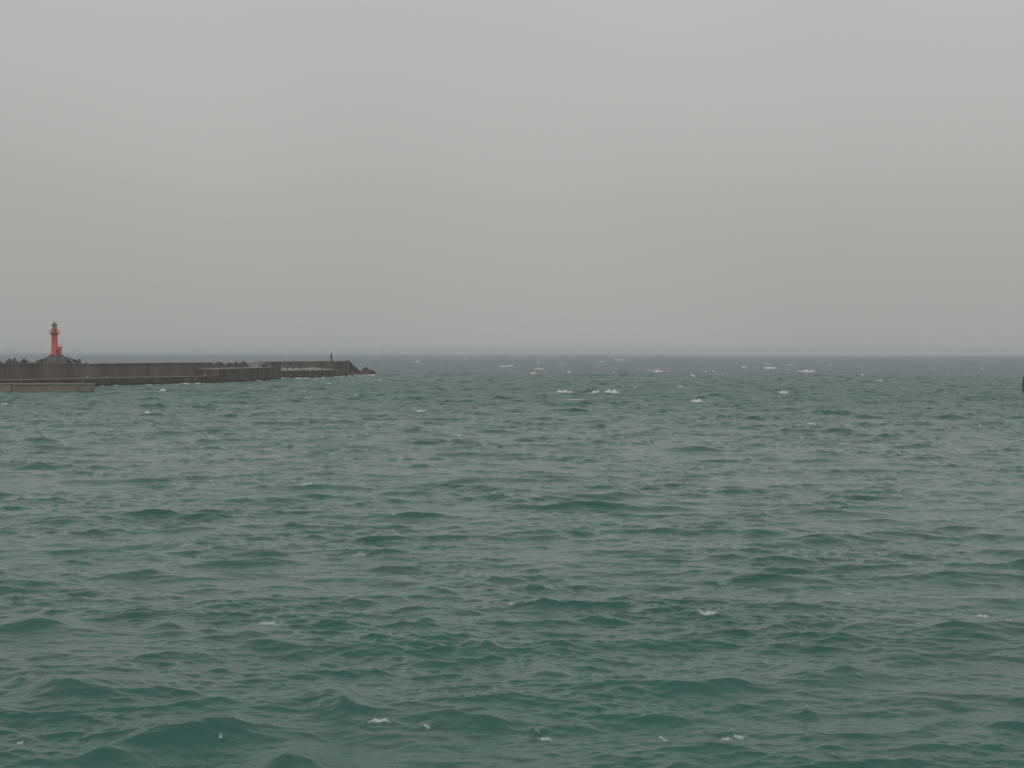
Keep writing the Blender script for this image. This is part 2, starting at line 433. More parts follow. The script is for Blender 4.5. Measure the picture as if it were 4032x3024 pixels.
# pale crest glints strewn over the mid distance, painted as faint foam
for k_ in range(240):
    d_ = 70 * (14.0 ** rng.uniform(0, 1)); a_ = rng.uniform(-0.43, 0.43)
    dep_ = CAM_Z / d_ * F_PX
    caps_glints.append((2016 + math.tan(a_) * F_PX, 1390 + dep_, rng.uniform(0.3, 1.3) / d_ * F_PX, rng.uniform(0.05, 0.12) / d_ * F_PX, rng.uniform(0.24, 0.42)))
for (px, py, wpx, hpx, st) in caps_glints:
    p = on_sea(px, py + 0.35 * hpx, 0.12)
    D = p.y
    row = 0.0036 * D if D < 700 else 0.0052 * D
    far_k = min(max((D - 90) / 250, 0), 1)
    rx = max(wpx * D / F_PX * (0.60 + 0.06 * far_k), 0.0009 * D)
    Hc = (0.8 + 0.4 * far_k) * hpx * D / F_PX
    st = st * (0.86 + 0.45 * far_k)
    if D > 900:
        Hc *= 0.8; rx *= 1.25; st *= 1.15
    ry = max((0.95 + 0.35 * far_k) * Hc, 1.15 * row)
    sl = window(p.x, p.y, max(rx * 2.2, ry * 3))
    dx = X[sl] - p.x
    ph = rng.uniform(0, 6.28)
    dy = Y[sl] - p.y + 0.45 * ry * np.sin(dx / rx * 2.4 + ph) + 0.2 * ry * np.sin(dx / rx * 7.1 + 2 * ph)
    m = np.exp(-(np.abs(dx / rx) ** 2.6)) * np.exp(-(np.abs(dy / ry) ** 2.2))
    bump = np.exp(-(np.abs(dx / (rx * 1.3)) ** 2.4)) * np.exp(-(np.abs((dy - 0.5 * ry) / (ry * 1.2)) ** 2))
    base = Z[sl]
    Z[sl] = base * (1 - 0.3 * bump) + Hc * bump * (0.8 + 0.2 * np.sin(dx / rx * 9 + ph))
    foam_glint[sl] = np.maximum(foam_glint[sl], m * st)

verts = np.stack([X, Y, Z], -1).reshape(-1, 3).astype(np.float32)
i = np.arange(nr - 1)[:, None] * na
j = np.arange(na)[None, :]
jn = (j + 1) % na
quads = np.stack([i + j, i + jn, i + na + jn, i + na + j], -1).reshape(-1, 4)
quads = quads[:, ::-1]
me = bpy.data.meshes.new("water")
nq = len(quads)
me.vertices.add(len(verts)); me.vertices.foreach_set("co", verts.ravel())
me.loops.add(nq * 4); me.loops.foreach_set("vertex_index", quads.ravel().astype(np.int32))
me.polygons.add(nq); me.polygons.foreach_set("loop_start", np.arange(0, nq * 4, 4, dtype=np.int32))
me.polygons.foreach_set("use_smooth", np.ones(nq, dtype=bool))
fa = me.attributes.new("foam_glint", 'FLOAT', 'POINT'); fa.data.foreach_set("value", foam_glint.reshape(-1).astype(np.float32))
# facet roughness of the ripples too small for the mesh at that ring
rough = 0.045 + 0.32 * (1 - fade(RR, 40, 380)) + 0.08 * (1 - fade(RR, 600, 3000))
ra = me.attributes.new("ripple", 'FLOAT', 'POINT'); ra.data.foreach_set("value", rough.reshape(-1).astype(np.float32))
me.update(calc_edges=True)
water = bpy.data.objects.new("water", me)
COL.objects.link(water)
tag(water, "choppy green sea with scattered whitecaps under a grey sky", None, kind='structure')

mw, t, b = principled("sea_water")
N, L = t.nodes, t.links
geo = N.new("ShaderNodeNewGeometry")
at1 = N.new("ShaderNodeAttribute"); at1.attribute_name = "foam_glint"
at2 = N.new("ShaderNodeAttribute"); at2.attribute_name = "ripple"
n1 = N.new("ShaderNodeTexNoise"); n1.inputs["Scale"].default_value = 0.035; n1.inputs["Detail"].default_value = 3
L.new(geo.outputs["Position"], n1.inputs["Vector"])
rw = N.new("ShaderNodeValToRGB")
rw.color_ramp.elements[0].position = 0.35; rw.color_ramp.elements[0].color = (0.029, 0.104, 0.079, 1)
rw.color_ramp.elements[1].position = 0.65; rw.color_ramp.elements[1].color = (0.039, 0.130, 0.098, 1)
L.new(n1.outputs["Fac"], rw.inputs[0])
# greying of far water by haze and sky reflection, put into its colour
so = N.new("ShaderNodeSeparateXYZ"); L.new(geo.outputs["Position"], so.inputs[0])
mo = N.new("ShaderNodeMapRange"); mo.interpolation_type = 'SMOOTHSTEP'
mo.inputs["From Min"].default_value = 150; mo.inputs["From Max"].default_value = 1300
L.new(so.outputs["Y"], mo.inputs["Value"])
xo = N.new("ShaderNodeMix"); xo.data_type = 'RGBA'
L.new(mo.outputs[0], xo.inputs["Factor"]); L.new(rw.outputs[0], xo.inputs["A"])
xo.inputs["B"].default_value = (0.036, 0.080, 0.082, 1)
L.new(xo.outputs["Result"], b.inputs["Base Color"])
b.inputs["IOR"].default_value = 1.385
L.new(at2.outputs["Fac"], b.inputs["Roughness"])
# wind ripples
mp = N.new("ShaderNodeMapping"); mp.inputs["Scale"].default_value = (0.55, 1.5, 1)
L.new(geo.outputs["Position"], mp.inputs[0])
n2 = N.new("ShaderNodeTexNoise"); n2.inputs["Scale"].default_value = 2.6; n2.inputs["Detail"].default_value = 5; n2.inputs["Roughness"].default_value = 0.6
L.new(mp.outputs[0], n2.inputs["Vector"])
bp = N.new("ShaderNodeBump"); bp.inputs["Strength"].default_value = 0.40; bp.inputs["Distance"].default_value = 0.06
L.new(n2.outputs["Fac"], bp.inputs["Height"])
L.new(bp.outputs[0], b.inputs["Normal"])
# foam
n3 = N.new("ShaderNodeTexNoise"); n3.inputs["Scale"].default_value = 15.0; n3.inputs["Detail"].default_value = 5; n3.inputs["Roughness"].default_value = 0.7
L.new(geo.outputs["Position"], n3.inputs["Vector"])
ma = N.new("ShaderNodeMath"); ma.operation = 'MULTIPLY_ADD'; ma.inputs[1].default_value = 1.25
L.new(at1.outputs["Fac"], ma.inputs[0])
mb = N.new("ShaderNodeMath"); mb.operation = 'MULTIPLY_ADD'; mb.inputs[1].default_value = 1.5; mb.inputs[2].default_value = -1.14
L.new(n3.outputs["Fac"], mb.inputs[0]); L.new(mb.outputs[0], ma.inputs[2])
mr = N.new("ShaderNodeMapRange"); mr.inputs["From Min"].default_value = 0.0; mr.inputs["From Max"].default_value = 0.85; mr.interpolation_type = 'SMOOTHSTEP'
L.new(ma.outputs[0], mr.inputs["Value"])
fo = N.new("ShaderNodeBsdfDiffuse"); fo.inputs["Color"].default_value = (0.64, 0.645, 0.64, 1)
ms = N.new("ShaderNodeMixShader")
L.new(mr.outputs[0], ms.inputs[0]); L.new(b.outputs[0], ms.inputs[1]); L.new(fo.outputs[0], ms.inputs[2])
L.new(ms.outputs[0], N["Material Output"].inputs["Surface"])
me.materials.append(mw)

# ------------------------------------------------------------------ breakwater
def offset(line, w):
    """points of a plan line pushed w metres away from the camera side"""
    res = []
    for k, p in enumerate(line):
        a = line[max(k - 1, 0)]; c = line[min(k + 1, len(line) - 1)]
        tdir = (c - a).normalized()
        res.append(p + Vector((-tdir.y, tdir.x)) * w)
    return res
def strip(bm, line, w0, w1, z0, z1, z1b=None, bevel=0.0):
    """a long block along a plan line between offsets w0 and w1"""
    A, B = offset(line, w0), offset(line, w1)
    z1b = z1 if z1b is None else z1b
    for k in range(len(line) - 1):
        prism(bm, [A[k], A[k + 1], B[k + 1], B[k]], z0, [z1, z1, z1b, z1b])
    bmesh.ops.remove_doubles(bm, verts=bm.verts[:], dist=0.001)
    # drop the inner partition walls shared by neighbouring blocks
    seen = {}
    for f in list(bm.faces):
        key = frozenset(v.index for v in f.verts) if False else tuple(sorted((round(v.co.x, 3), round(v.co.y, 3), round(v.co.z, 3)) for v in f.verts))
        seen.setdefault(key, []).append(f)
    dup = [f for fs in seen.values() if len(fs) > 1 for f in fs]
    if dup: bmesh.ops.delete(bm, geom=dup, context='FACES')
def subdiv(a, b, n):
    return [a.lerp(b, k / n) for k in range(n + 1)]

A0, A1, A2, A3 = plan(0, 394), plan(400, 423), plan(745, 462), plan(862, 473)
Am = A0 + (A0 - A1).normalized() * 110
lineA = [Am, A0, A1, A2, A3]
lineB = [plan(862, 472.2), plan(1075, 517)]
lineC = [plan(1086, 551), plan(1250, 573), plan(1345, 606), plan(1392, 640)]
bw = empty("breakwater", (A1.x, A1.y, 0))
tag(bw, "long dark concrete breakwater with a high wall reaching out into the sea", "breakwater")
bwinv = Matrix.Translation(-Vector((A1.x, A1.y, 0)))
def bpart(name, bm, mat, label=None, parent=bw):
    bm.transform(bwinv)
    o = build(name, bm, mat, parent)
    if label: o['label'] = label
    return o
bm = bmesh.new(); strip(bm, lineA, 0, 17.0, -4, 2.5); bpart("quay_body", bm, M['quay'])
bm = bmesh.new(); strip(bm, lineA[:-1] + [A3 - (A3 - A2).normalized() * 0.3], -0.25, 5.9, 2.504, 2.78); bpart("quay_deck", bm, M['deck'], "paler ledge running along the foot of the wall")
# high parapet, ends in a slope
P = offset(lineA, 6.0)
endp = plan(835, 481)
lineP = [P[0], P[1], P[2], P[3], endp]
bm = bmesh.new()
strip(bm, lineP, 0, 3.0, 2.505, 7.35)
tdir = (lineP[-1] - lineP[-2]).normalized(); nrm = Vector((-tdir.y, tdir.x))
e0 = lineP[-1] + tdir * 0.02; e1 = e0 + tdir * 9
prism(bm, [e0, e1, e1 + nrm * 3, e0 + nrm * 3], 2.505, [7.35, 5.3, 5.3, 7.35])
bpart("parapet_wall", bm, M['parapet'])
# coping and construction joints: thin pilasters along the wall face
bm = bmesh.new(); strip(bm, lineP, -0.18, 3.2, 7.36, 7.75); bpart("coping", bm, M['parapet'])
bm = bmesh.new()
tot = 0
for a, c in zip(lineP, lineP[1:]):
    d = (c - a); n = int(d.length / 10)
    td = d.normalized(); nn = Vector((td.y, -td.x))
    for k in range(n):
        q = a + td * (10 * k + 4)
        prism(bm, [q + nn * 0.04, q + nn * 0.04 + td * 0.35, q + td * 0.35, q], 2.9, 7.2)
jj = bpart("wall_joint", bm, M['parapet']); jj['kind'] = 'stuff'
# raised caisson
bm = bmesh.new(); strip(bm, lineB, 0, 13.0, -4, 5.28); bpart("raised_caisson", bm, M['quay'])
bm = bmesh.new(); strip(bm, lineB, -0.2, 13.2, 5.284, 5.56); bpart("caisson_deck", bm, M['pale'], "pale flat top of the raised block")
bm = bmesh.new(); strip(bm, [lineB[0] + Vector((0.5, 1)), lineB[1]], 9.0, 11.6, 5.564, 7.35); bpart("low_parapet", bm, M['pale'], "paler stretch of low wall")
# dark cross wall where the line steps back
c0, c1 = plan(1068, 523), plan(1106, 529)
bm = bmesh.new(); prism(bm, [c0, c1, c1 + Vector((-2, 9)), c0 + Vector((-2, 9))], 0.0, 7.7); bpart("cross_wall", bm, M['quay'])
# rust-red ladder rising from the water on the caisson face
lp = lineB[0].lerp(lineB[1], 0.70)
ld = (lineB[1] - lineB[0]).normalized(); ln = Vector((ld.y, -ld.x))
bm = bmesh.new()
for s in (0.0, 0.55):
    q = lp + ld * s + ln * 0.30
    tube(bm, (q.x, q.y, 0.8), (q.x, q.y, 5.9), 0.07)
for k in range(15):
    z = 1.0 + k * 0.33
    a = lp + ln * 0.30; c = a + ld * 0.55
    tube(bm, (a.x, a.y, z), (c.x, c.y, z), 0.045)
bpart("ladder", bm, M['rust'], "rusty red ladder on the dark block face")
# outer section
bm = bmesh.new(); strip(bm, lineC, 0, 16.0, -4, 3.35); bpart("outer_caisson", bm, M['quay'])
bm = bmesh.new(); strip(bm, [lineC[0], lineC[1], lineC[1].lerp(lineC[2], 0.75)], -0.2, 10.0, 3.354, 3.6, 4.0); bpart("outer_deck", bm, M['pale'], "pale sloping top strewn with rubble")
Cp = offset(lineC, 10.1)
lC = [Cp[0].lerp(Cp[1], 0.12), Cp[1], Cp[2], plan(1351.5, 617)]
bm = bmesh.new(); strip(bm, [Cp[0] - Vector((1, 1.2)), lC[0]], -0.1, 3.0, 3.36, 7.6); bpart("pale_wall_panel", bm, M['pale'], "pale upright slab in the dark outer wall")
bm = bmesh.new(); strip(bm, lC, 0, 3.0, 3.36, 7.5); bpart("outer_parapet", bm, M['parapet'])
# buttresses on the outer face
bm = bmesh.new()
for f_ in (0.18, 0.42, 0.66, 0.90):
    for a, c in ((lineC[0], lineC[1]), (lineC[1], lineC[2])):
        td = (c - a).normalized(); nn = Vector((td.y, -td.x)); q = a.lerp(c, f_)
        prism(bm, [q + nn * 0.6, q + nn * 0.6 + td * 1.2, q + td * 1.2, q], -3, 3.1)
bb = bpart("buttress", bm, M['quay']); bb['kind'] = 'stuff'
# end tower block
e = plan(1352, 612); g_ = plan(1377, 622)
bm = bmesh.new()
prism(bm, [e, g_, g_ + Vector((-3, 9)), e + Vector((-3, 9))], 0.0, [7.2, 7.7, 7.7, 7.2]); bpart("end_block", bm, M['quay'])

# ------------------------------------------------------------------ rubble behind the wall
bm = bmesh.new()
seg = [Am, A0, A1, A1.lerp(A2, 0.3)]
pts = offset(seg, 9.3); far_ = offset(seg, 24)
n = 60
rowsv = []
for k in range(n + 1):
    u = k / n * (len(seg) - 1); q = min(int(u), len(seg) - 2); f_ = u - q
    a = pts[q].lerp(pts[q + 1], f_); c = far_[q].lerp(far_[q + 1], f_)
    rr_ = []
    for v in range(9):
        w = v / 8; p = a.lerp(c, w)
        z = [4.5, 6.3, 6.9, 6.8, 5.9, 4.4, 2.4, 0, -3][v] + random.uniform(-.35, .35)
        rr_.append(bm.verts.new((p.x + random.uniform(-.4, .4), p.y, z)))
    rowsv.append(rr_)
for k in range(n):
    for v in range(8):
        bm.faces.new((rowsv[k][v], rowsv[k + 1][v], rowsv[k + 1][v + 1], rowsv[k][v + 1]))
mound = build("rubble_mound", bm, M['core'])
tag(mound, "dark rubble bank heaped behind the breakwater wall under the concrete blocks", "rubble bank")

def tetra_mesh():
    bm = bmesh.new()
    dirs = [Vector((0, 0, 1))] + [Vector((math.cos(a) * 0.943, math.sin(a) * 0.943, -0.333)) for a in (0, 2.094, 4.189)]
    for d in dirs:
        tube(bm, d * 0.1, d * 1.55, 0.62, 0.40, 8)
    bmesh.ops.create_icosphere(bm, subdivisions=1, radius=0.66)
    me = bpy.data.meshes.new("tetrapod")
    bm.to_mesh(me); bm.free()
    me.materials.append(M['block'])
    return me
tm = tetra_mesh()
lh_c = at(215, 1398, 429)
def put_tetra(x, y, z, s, euler=None):
    o = bpy.data.objects.new("tetrapod", tm)
    o.location = (x, y, z)
    o.rotation_euler = euler or (random.uniform(0, 6.28), random.uniform(0, 6.28), random.uniform(0, 6.28))
    o.scale = (s, s, s)
    COL.objects.link(o)
    tag(o, "dark four-legged concrete wave block in the heap behind the breakwater wall", "wave block", "wave-breaking blocks piled behind the breakwater wall")
    return o
# silhouette of the heap along the picture: px -> py of its top
sil = [(-260, 1424), (-120, 1420), (0, 1424), (18, 1428), (35, 1416), (58, 1414), (75, 1426), (97, 1415), (115, 1430), (140, 1433), (158, 1416), (172, 1424),
       (186, 1410), (262, 1408), (278, 1418), (290, 1428), (302, 1412), (316, 1428), (335, 1429), (350, 1430)]
k = 0
for i_ in range(len(sil) - 1):
    (xa, ya), (xb, yb) = sil[i_], sil[i_ + 1]
    steps = max(1, int(round((xb - xa) / 9)))
    for s_ in range(steps):
        u = s_ / steps
        px = xa + (xb - xa) * u; py = ya + (yb - ya) * u
        if 190 < px < 258: continue
        Dw = 394 + px / 400 * 29 + 17 + random.uniform(0, 4)
        s = random.uniform(0.80, 1.05)
        p = at(px + random.uniform(-3, 3), py, Dw)
        put_tetra(p.x, p.y, p.z - 1.15 * s, s)
        p2 = at(px + random.uniform(-8, 8), py + random.uniform(8, 14), Dw - 2)
        put_tetra(p2.x, p2.y, p2.z - 1.0 * s, random.uniform(0.75, 0.95))
# single block poking over the wall further out
p = at(572, 1429, 452); put_tetra(p.x, p.y, p.z - 1.0, 0.85)
# blocks round the lighthouse footing
for k in range(64):
    a = random.uniform(0, 6.28); rr_ = random.uniform(3.7, 7.4)
    put_tetra(lh_c.x + math.cos(a) * rr_, lh_c.y + math.sin(a) * rr_, 10.9 - (rr_ - 2.2) * 0.85 - 0.9, random.uniform(0.6, 0.85))
# blocks and rocks behind the raised caisson
def boulder_mesh(seed):
    g = random.Random(seed)
    bm = bmesh.new()
    bmesh.ops.create_icosphere(bm, subdivisions=2, radius=1.0)
    off = Vector((g.uniform(0, 50), g.uniform(0, 50), g.uniform(0, 50)))
    from mathutils import noise
    for v in bm.verts:
        nrm = v.co.normalized()
        v.co = nrm * (1 + 0.32 * noise.noise(nrm * 1.1 + off) + 0.16 * noise.noise(nrm * 2.7 + off))
    for _ in range(5):      # quarried flats
        d = Vector((g.gauss(0, 1), g.gauss(0, 1), g.gauss(0, 1))).normalized(); lim = g.uniform(0.62, 0.85)
        for v in bm.verts:
            s = v.co.dot(d)
            if s > lim: v.co -= d * (s - lim)
    me = bpy.data.meshes.new("boulder")
    bm.to_mesh(me); bm.free()
    return me
bms = [boulder_mesh(k) for k in range(6)]
bmd = [m_.copy() for m_ in bms]
for m_ in bms: m_.materials.append(M['rock'])
for m_ in bmd: m_.materials.append(M['palerock'])
def put_rock(p, s, label, group, pale=False, sq=(1, 1, 1)):
    o = bpy.data.objects.new("boulder", random.choice(bmd if pale else bms))
    o.location = p
    o.rotation_euler = (random.uniform(0, .5), random.uniform(0, .5), random.uniform(0, 6.28))
    o.scale = (s * sq[0], s * sq[1], s * sq[2])
    COL.objects.link(o)
    tag(o, label, "boulder", group)
    return o
Lt = "dark wet boulder in the low heap at the outer tip of the breakwater"
Gt = "boulders heaped at the tip of the breakwater"
# tip heap, each from where it shows: px, py of its top, half size in m
for (px, py, Yd, s) in [(1388, 1442, 634, 1.9), (1396, 1446, 637, 1.8), (1404, 1455, 640, 1.6), (1412, 1459, 643, 1.6), (1384, 1458, 630, 2.0), (1380, 1466, 628, 2.2),
                        (1422, 1460, 646, 1.5), (1432, 1452, 650, 1.4), (1441, 1447, 652, 1.3), (1448, 1455, 652, 1.8), (1458, 1455, 655, 1.7), (1466, 1458, 656, 1.5),
                        (1470, 1464, 657, 1.4), (1450, 1464, 648, 1.9), (1438, 1463, 647, 1.8), (1462, 1466, 653, 1.6), (1398, 1466, 634, 2.0), (1412, 1468, 637, 1.9),
                        (1425, 1469, 641, 1.8), (1474, 1469, 658, 1.1), (1445, 1470, 645, 1.4), (1390, 1470, 628, 1.6), (1405, 1473, 630, 1.5)]:
    p = at(px, py, Yd)
    zt = max(p.z, 0.8)
    put_rock((p.x, p.y, zt - s * 0.75), s, Lt, Gt)
    if zt - s * 1.6 > 0.2:
        put_rock((p.x + random.uniform(-.5, .5), p.y + 0.8, zt - s * 2.1), s * 1.25, Lt, Gt)
# rocks behind the raised caisson's low wall
for (px, py, s) in [(852, 1430, 1.2), (862, 1426, 1.3), (870, 1427, 1.1), (905, 1429, 1.0), (918, 1431, 0.9), (928, 1427, 1.0), (947, 1428, 1.0), (957, 1425, 1.2), (964, 1428, 1.0), (1037, 1433, 1.0)]:
    Yd = 473 + (px - 862) / 213 * 45 + 14
    p = at(px, py, Yd)
    put_rock((p.x, p.y, p.z - s * 0.8), s, "dark boulder in the row showing above the pale low wall", "boulders behind the pale low wall")
    put_rock((p.x + .3, p.y + 0.5, p.z - s * 2.3), s * 1.5, "dark boulder in the row showing above the pale low wall", "boulders behind the pale low wall")
bm = bmesh.new()      # bank that carries them
q0, q1 = offset(lineB, 13.0)
q2, q3 = offset(lineB, 26.0)
prism(bm, [q0, q1, q3, q2], -4, [5.2, 5.2, 0.4, 0.4])
tag(build("rock_bank", bm, M['core']), "dark rock bank sloping to the sea behind the pale low wall", "rock bank")
for (px, py, Yd, s) in [(1345, 1427, 622, 0.8), (1352, 1424, 622, 0.9), (1362, 1421, 624, 0.9), (1371, 1420, 626, 1.0), (1379, 1426, 628, 1.3), (1383, 1434, 629, 1.5), (1378, 1444, 624, 1.4)]:
    p = at(px, py, Yd)
    put_rock((p.x, p.y, p.z - s * 0.8), s, "dark stone on or against the square block that ends the outer wall", "stones at the end block")
# pale rubble on the outer deck
for k in range(26):
    u = random.random(); w = random.uniform(1.0, 9.0)
    a = lineC[0].lerp(lineC[1], u * 0.98) if k < 18 else lineC[1].lerp(lineC[2], u * 0.5)
    td = (lineC[1] - lineC[0]).normalized(); nn = Vector((-td.y, td.x))
    q = a + nn * w
    s = random.uniform(0.4, 1.0)
    put_rock((q.x, q.y, 3.6 + 0.04 * w + s * 0.3), s, "small pale stone lying on the outer deck of the breakwater", "pale stones on the outer deck", True, (1.3, 1, .7))

# ------------------------------------------------------------------ lighthouse
lx, ly = lh_c.x, lh_c.y
Zb = zat(215, 1398.5, 429)
foot = empty("lighthouse_footing", (lx, ly, 0))
bm = bmesh.new()
lathe(bm, [(6.8, 3.0), (5.6, Zb - 3.0), (4.6, Zb - 1.6), (3.3, Zb - 0.55), (2.7, Zb - 0.5), (2.6, Zb)], 8)
bm.transform(Matrix.Translation((0.5, 0, 0)))
build("footing_body", bm, M['footing'], foot)
bm = bmesh.new()
for k in range(6):
    z = Zb - 0.5 * (k + 1)
    box(bm, 1.1, 2.1, -3.2 - 0.42 * k, -2.3, z - 0.4, z)
build("steps", bm, M['pale'], foot)
tag(foot, "sloping octagonal concrete mound under the red lighthouse", "footing")
lh = empty("lighthouse", (lx, ly, Zb))
tag(lh, "red lighthouse with round gallery and side porch on the breakwater", "lighthouse")
S = 429 / F_PX
def zl(py): return zat(215, py, 429) - Zb
bm = bmesh.new()
lathe(bm, [(1.36, 0.0), (1.25, 0.35), (1.15, 1.2), (1.06, 4.0), (1.0, zl(1322)), (1.04, zl(1318)), (1.30, zl(1313.5)), (1.34, zl(1312.8))], 24)
build("tower", bm, M['red'], lh, True)
bm = bmesh.new()
lathe(bm, [(1.62, zl(1312.7)), (1.66, zl(1311)), (1.60, zl(1310.9))], 24)
gal = build("gallery", bm, M['redmetal'], lh)
bm = bmesh.new()
zg = zl(1311)
for k in range(16):
    a = 2 * math.pi * k / 16
    x, y = 1.56 * math.cos(a), 1.56 * math.sin(a)
    tube(bm, (x, y, zg), (x * 1.04, y * 1.04, zg + 1.1), 0.03, 0.03, 5)
for hz in (0.38, 0.74, 1.1):
    for k in range(16):
        a, c = 2 * math.pi * k / 16, 2 * math.pi * (k + 1) / 16
        rr_ = 1.56 * (1 + 0.04 * hz)
        tube(bm, (rr_ * math.cos(a), rr_ * math.sin(a), zg + hz), (rr_ * math.cos(c), rr_ * math.sin(c), zg + hz), 0.028, 0.028, 5)
build("railing", bm, M['redmetal'], gal)
bm = bmesh.new()
for k in range(8):       # brackets under the gallery
    a = 2 * math.pi * (k + .5) / 8
    tube(bm, (0.95 * math.cos(a), 0.95 * math.sin(a), zl(1320)), (1.5 * math.cos(a), 1.5 * math.sin(a), zl(1313)), 0.07, 0.07, 6)
build("bracket", bm, M['redmetal'], gal)
bm = bmesh.new()
lathe(bm, [(0.86, zl(1311)), (0.88, zl(1295)), (1.0, zl(1294.6)), (1.0, zl(1293))], 20)
build("watch_room", bm, M['red'], lh)
bm = bmesh.new()
lathe(bm, [(0.72, zl(1292.9)), (0.74, zl(1280.2))], 12)
lan = build("lantern_room", bm, M['glass'], lh)
bm = bmesh.new()
for k in range(6):
    a = 2 * math.pi * k / 6
    tube(bm, (0.77 * math.cos(a), 0.77 * math.sin(a), zl(1292.9)), (0.77 * math.cos(a), 0.77 * math.sin(a), zl(1280.2)), 0.05, 0.05, 6)
build("frame", bm, M['redmetal'], lan)
bm = bmesh.new()
lathe(bm, [(0.10, zl(1292.8)), (0.28, zl(1291)), (0.30, zl(1285)), (0.10, zl(1283))], 12)
build("lens", bm, M['greymetal'], lan)
bm = bmesh.new()
lathe(bm, [(0.92, zl(1280.1)), (0.92, zl(1279)), (0.72, zl(1275.5)), (0.42, zl(1272.5)), (0.16, zl(1270.5)), (0.10, zl(1268))], 20)
dome = build("dome", bm, M['redmetal'], lh, True)
bm = bmesh.new()
tube(bm, (0, 0, zl(1268.2)), (0, 0, zl(1259.5)), 0.07, 0.04, 8)
tube(bm, (-0.28, 0, zl(1264)), (0.28, 0, zl(1264)), 0.035, 0.035, 6)
build("mast", bm, M['greymetal'], dome)
# side porch
px0, px1 = 0.7, (239.5 - 215) * S
bm = bmesh.new()
prism(bm, [(px0, -1.15), (px1, -1.15), (px1, 0.9), (px0, 0.9)], 0.0, zl(1368.5))
por = build("porch", bm, M['red'], lh)
bm = bmesh.new()
box(bm, px0, px1 + 0.28, -1.35, 1.1, zl(1368.4), zl(1365.5))
build("roof", bm, M['red'], por)
bm = bmesh.new()
zr = zl(1365.5)
for x, y in ((px1 + .15, -1.25), (px1 + .15, 0), (px1 + .15, 1.0), (px0 + .7, -1.25)):
    tube(bm, (x, y, zr), (x, y, zr + 0.95), 0.035, 0.035, 5)
for hz in (0.5, 0.95):
    tube(bm, (px0 + .3, -1.25, zr + hz), (px1 + .15, -1.25, zr + hz), 0.025, 0.025, 5)
    tube(bm, (px1 + .15, -1.25, zr + hz), (px1 + .15, 1.0, zr + hz), 0.025, 0.025, 5)
build("railing", bm, M['redmetal'], por)
bm = bmesh.new()
box(bm, 1.15, 1.85, -1.21, -1.16, 0.05, 2.05)
build("door", bm, M['darkdoor'], por)
bm = bmesh.new()
box(bm, -0.2, 0.2, -1.10, -0.9, 5.2, 5.9)
build("window", bm, M['darkdoor'], lh)

# ------------------------------------------------------------------ beacon post on the outer wall
bp_ = Vector((at(1305, 1430, 606).x, 606, 0))
bc = empty("beacon_post", (bp_.x, bp_.y, 7.5))
tag(bc, "slim grey-green beacon post standing on the outer end of the breakwater", "beacon")
Hb = zat(1305, 1388, 606) - 7.5
bm = bmesh.new(); lathe(bm, [(0.75, 0), (0.75, 0.3), (0.5, 0.32)], 12); build("base", bm, M['parapet'], bc)
bm = bmesh.new(); lathe(bm, [(0.46, 0.3), (0.40, Hb * 0.62)], 14); build("post", bm, M['green'], bc)
bm = bmesh.new(); lathe(bm, [(0.62, Hb * 0.62), (0.62, Hb * 0.65), (0.36, Hb * 0.66), (0.36, Hb * 0.84)], 14); build("lamp_housing", bm, M['greenpost'], bc)
bm = bmesh.new(); lathe(bm, [(0.48, Hb * 0.84), (0.48, Hb * 0.87), (0.24, Hb * 0.95), (0.10, Hb)], 12); build("lamp_cap", bm, M['greymetal'], bc)

# ------------------------------------------------------------------ low quay in front
q0, q1 = plan(-430, 356), plan(357, 363)
qd = (q1 - q0).normalized(); qn = Vector((-qd.y, qd.x))
lq = empty("low_quay", (q1.x, q1.y, 0))
tag(lq, "low brownish concrete jetty in front of the breakwater", "jetty")
inv = Matrix.Translation(-Vector((q1.x, q1.y, 0)))
qm = plan(42, 360.1)
bm = bmesh.new(); prism(bm, [qm + qd * 0.02, q1, q1 + qn * 6, qm + qn * 6 + qd * 0.02], -4, 2.15); bm.transform(inv); build("quay_wall", bm, M['tan'], lq)
bm = bmesh.new(); prism(bm, [q0 - qn * 0.5, qm - qn * 0.5, qm + qn * 6, q0 + qn * 6], -4, 2.0); bm.transform(inv)
o = build("quay_wall", bm, M['pinkish'], lq); o['label'] = "lighter pinkish stretch of quay wall"
bm = bmesh.new(); prism(bm, [q0 - qn * 0.6, q1 - qn * 0.2 + qd * .2, q1 + qn * 6.1 + qd * .2, q0 + qn * 6.1], 2.154, 2.42); bm.transform(inv); build("deck", bm, M['tan'], lq)
bm = bmesh.new()
for k in range(9):
    c = q1 - qd * (4 + 7.3 * k)
    if (c - qm).dot(qd) < 1: continue
    prism(bm, [c - qn * 0.07, c - qn * 0.07 + qd * 0.4, c + qd * 0.5, c], 0.35, 2.0)
bm.transform(inv); f_ = build("fender", bm, M['tan'], lq); f_['kind'] = 'stuff'
for (px, ptop, z0, off_, lab) in ((85, 1474, -1.5, -0.75, "thin weathered mooring pole rising from the water before the jetty"),
                                  (323, 1468, 2.42, 1.5, "thin weathered pole standing on the jetty near its outer end")):
    c = plan(px, 361.5) + qn * off_
    o = empty("mooring_pole", (c.x, c.y, z0))
    tag(o, lab, "pole", "poles at the low jetty")
    h = zat(px, ptop, c.y) - z0
    bm = bmesh.new(); tube(bm, (0, 0, 0), (0.08, 0, h - .1), 0.17, 0.13, 10); build("shaft", bm, M['wood'], o)
    bm = bmesh.new(); lathe(bm, [(0.20, h - .12), (0.20, h), (0.05, h + 0.12)], 10); build("cap", bm, M['greymetal'], o)

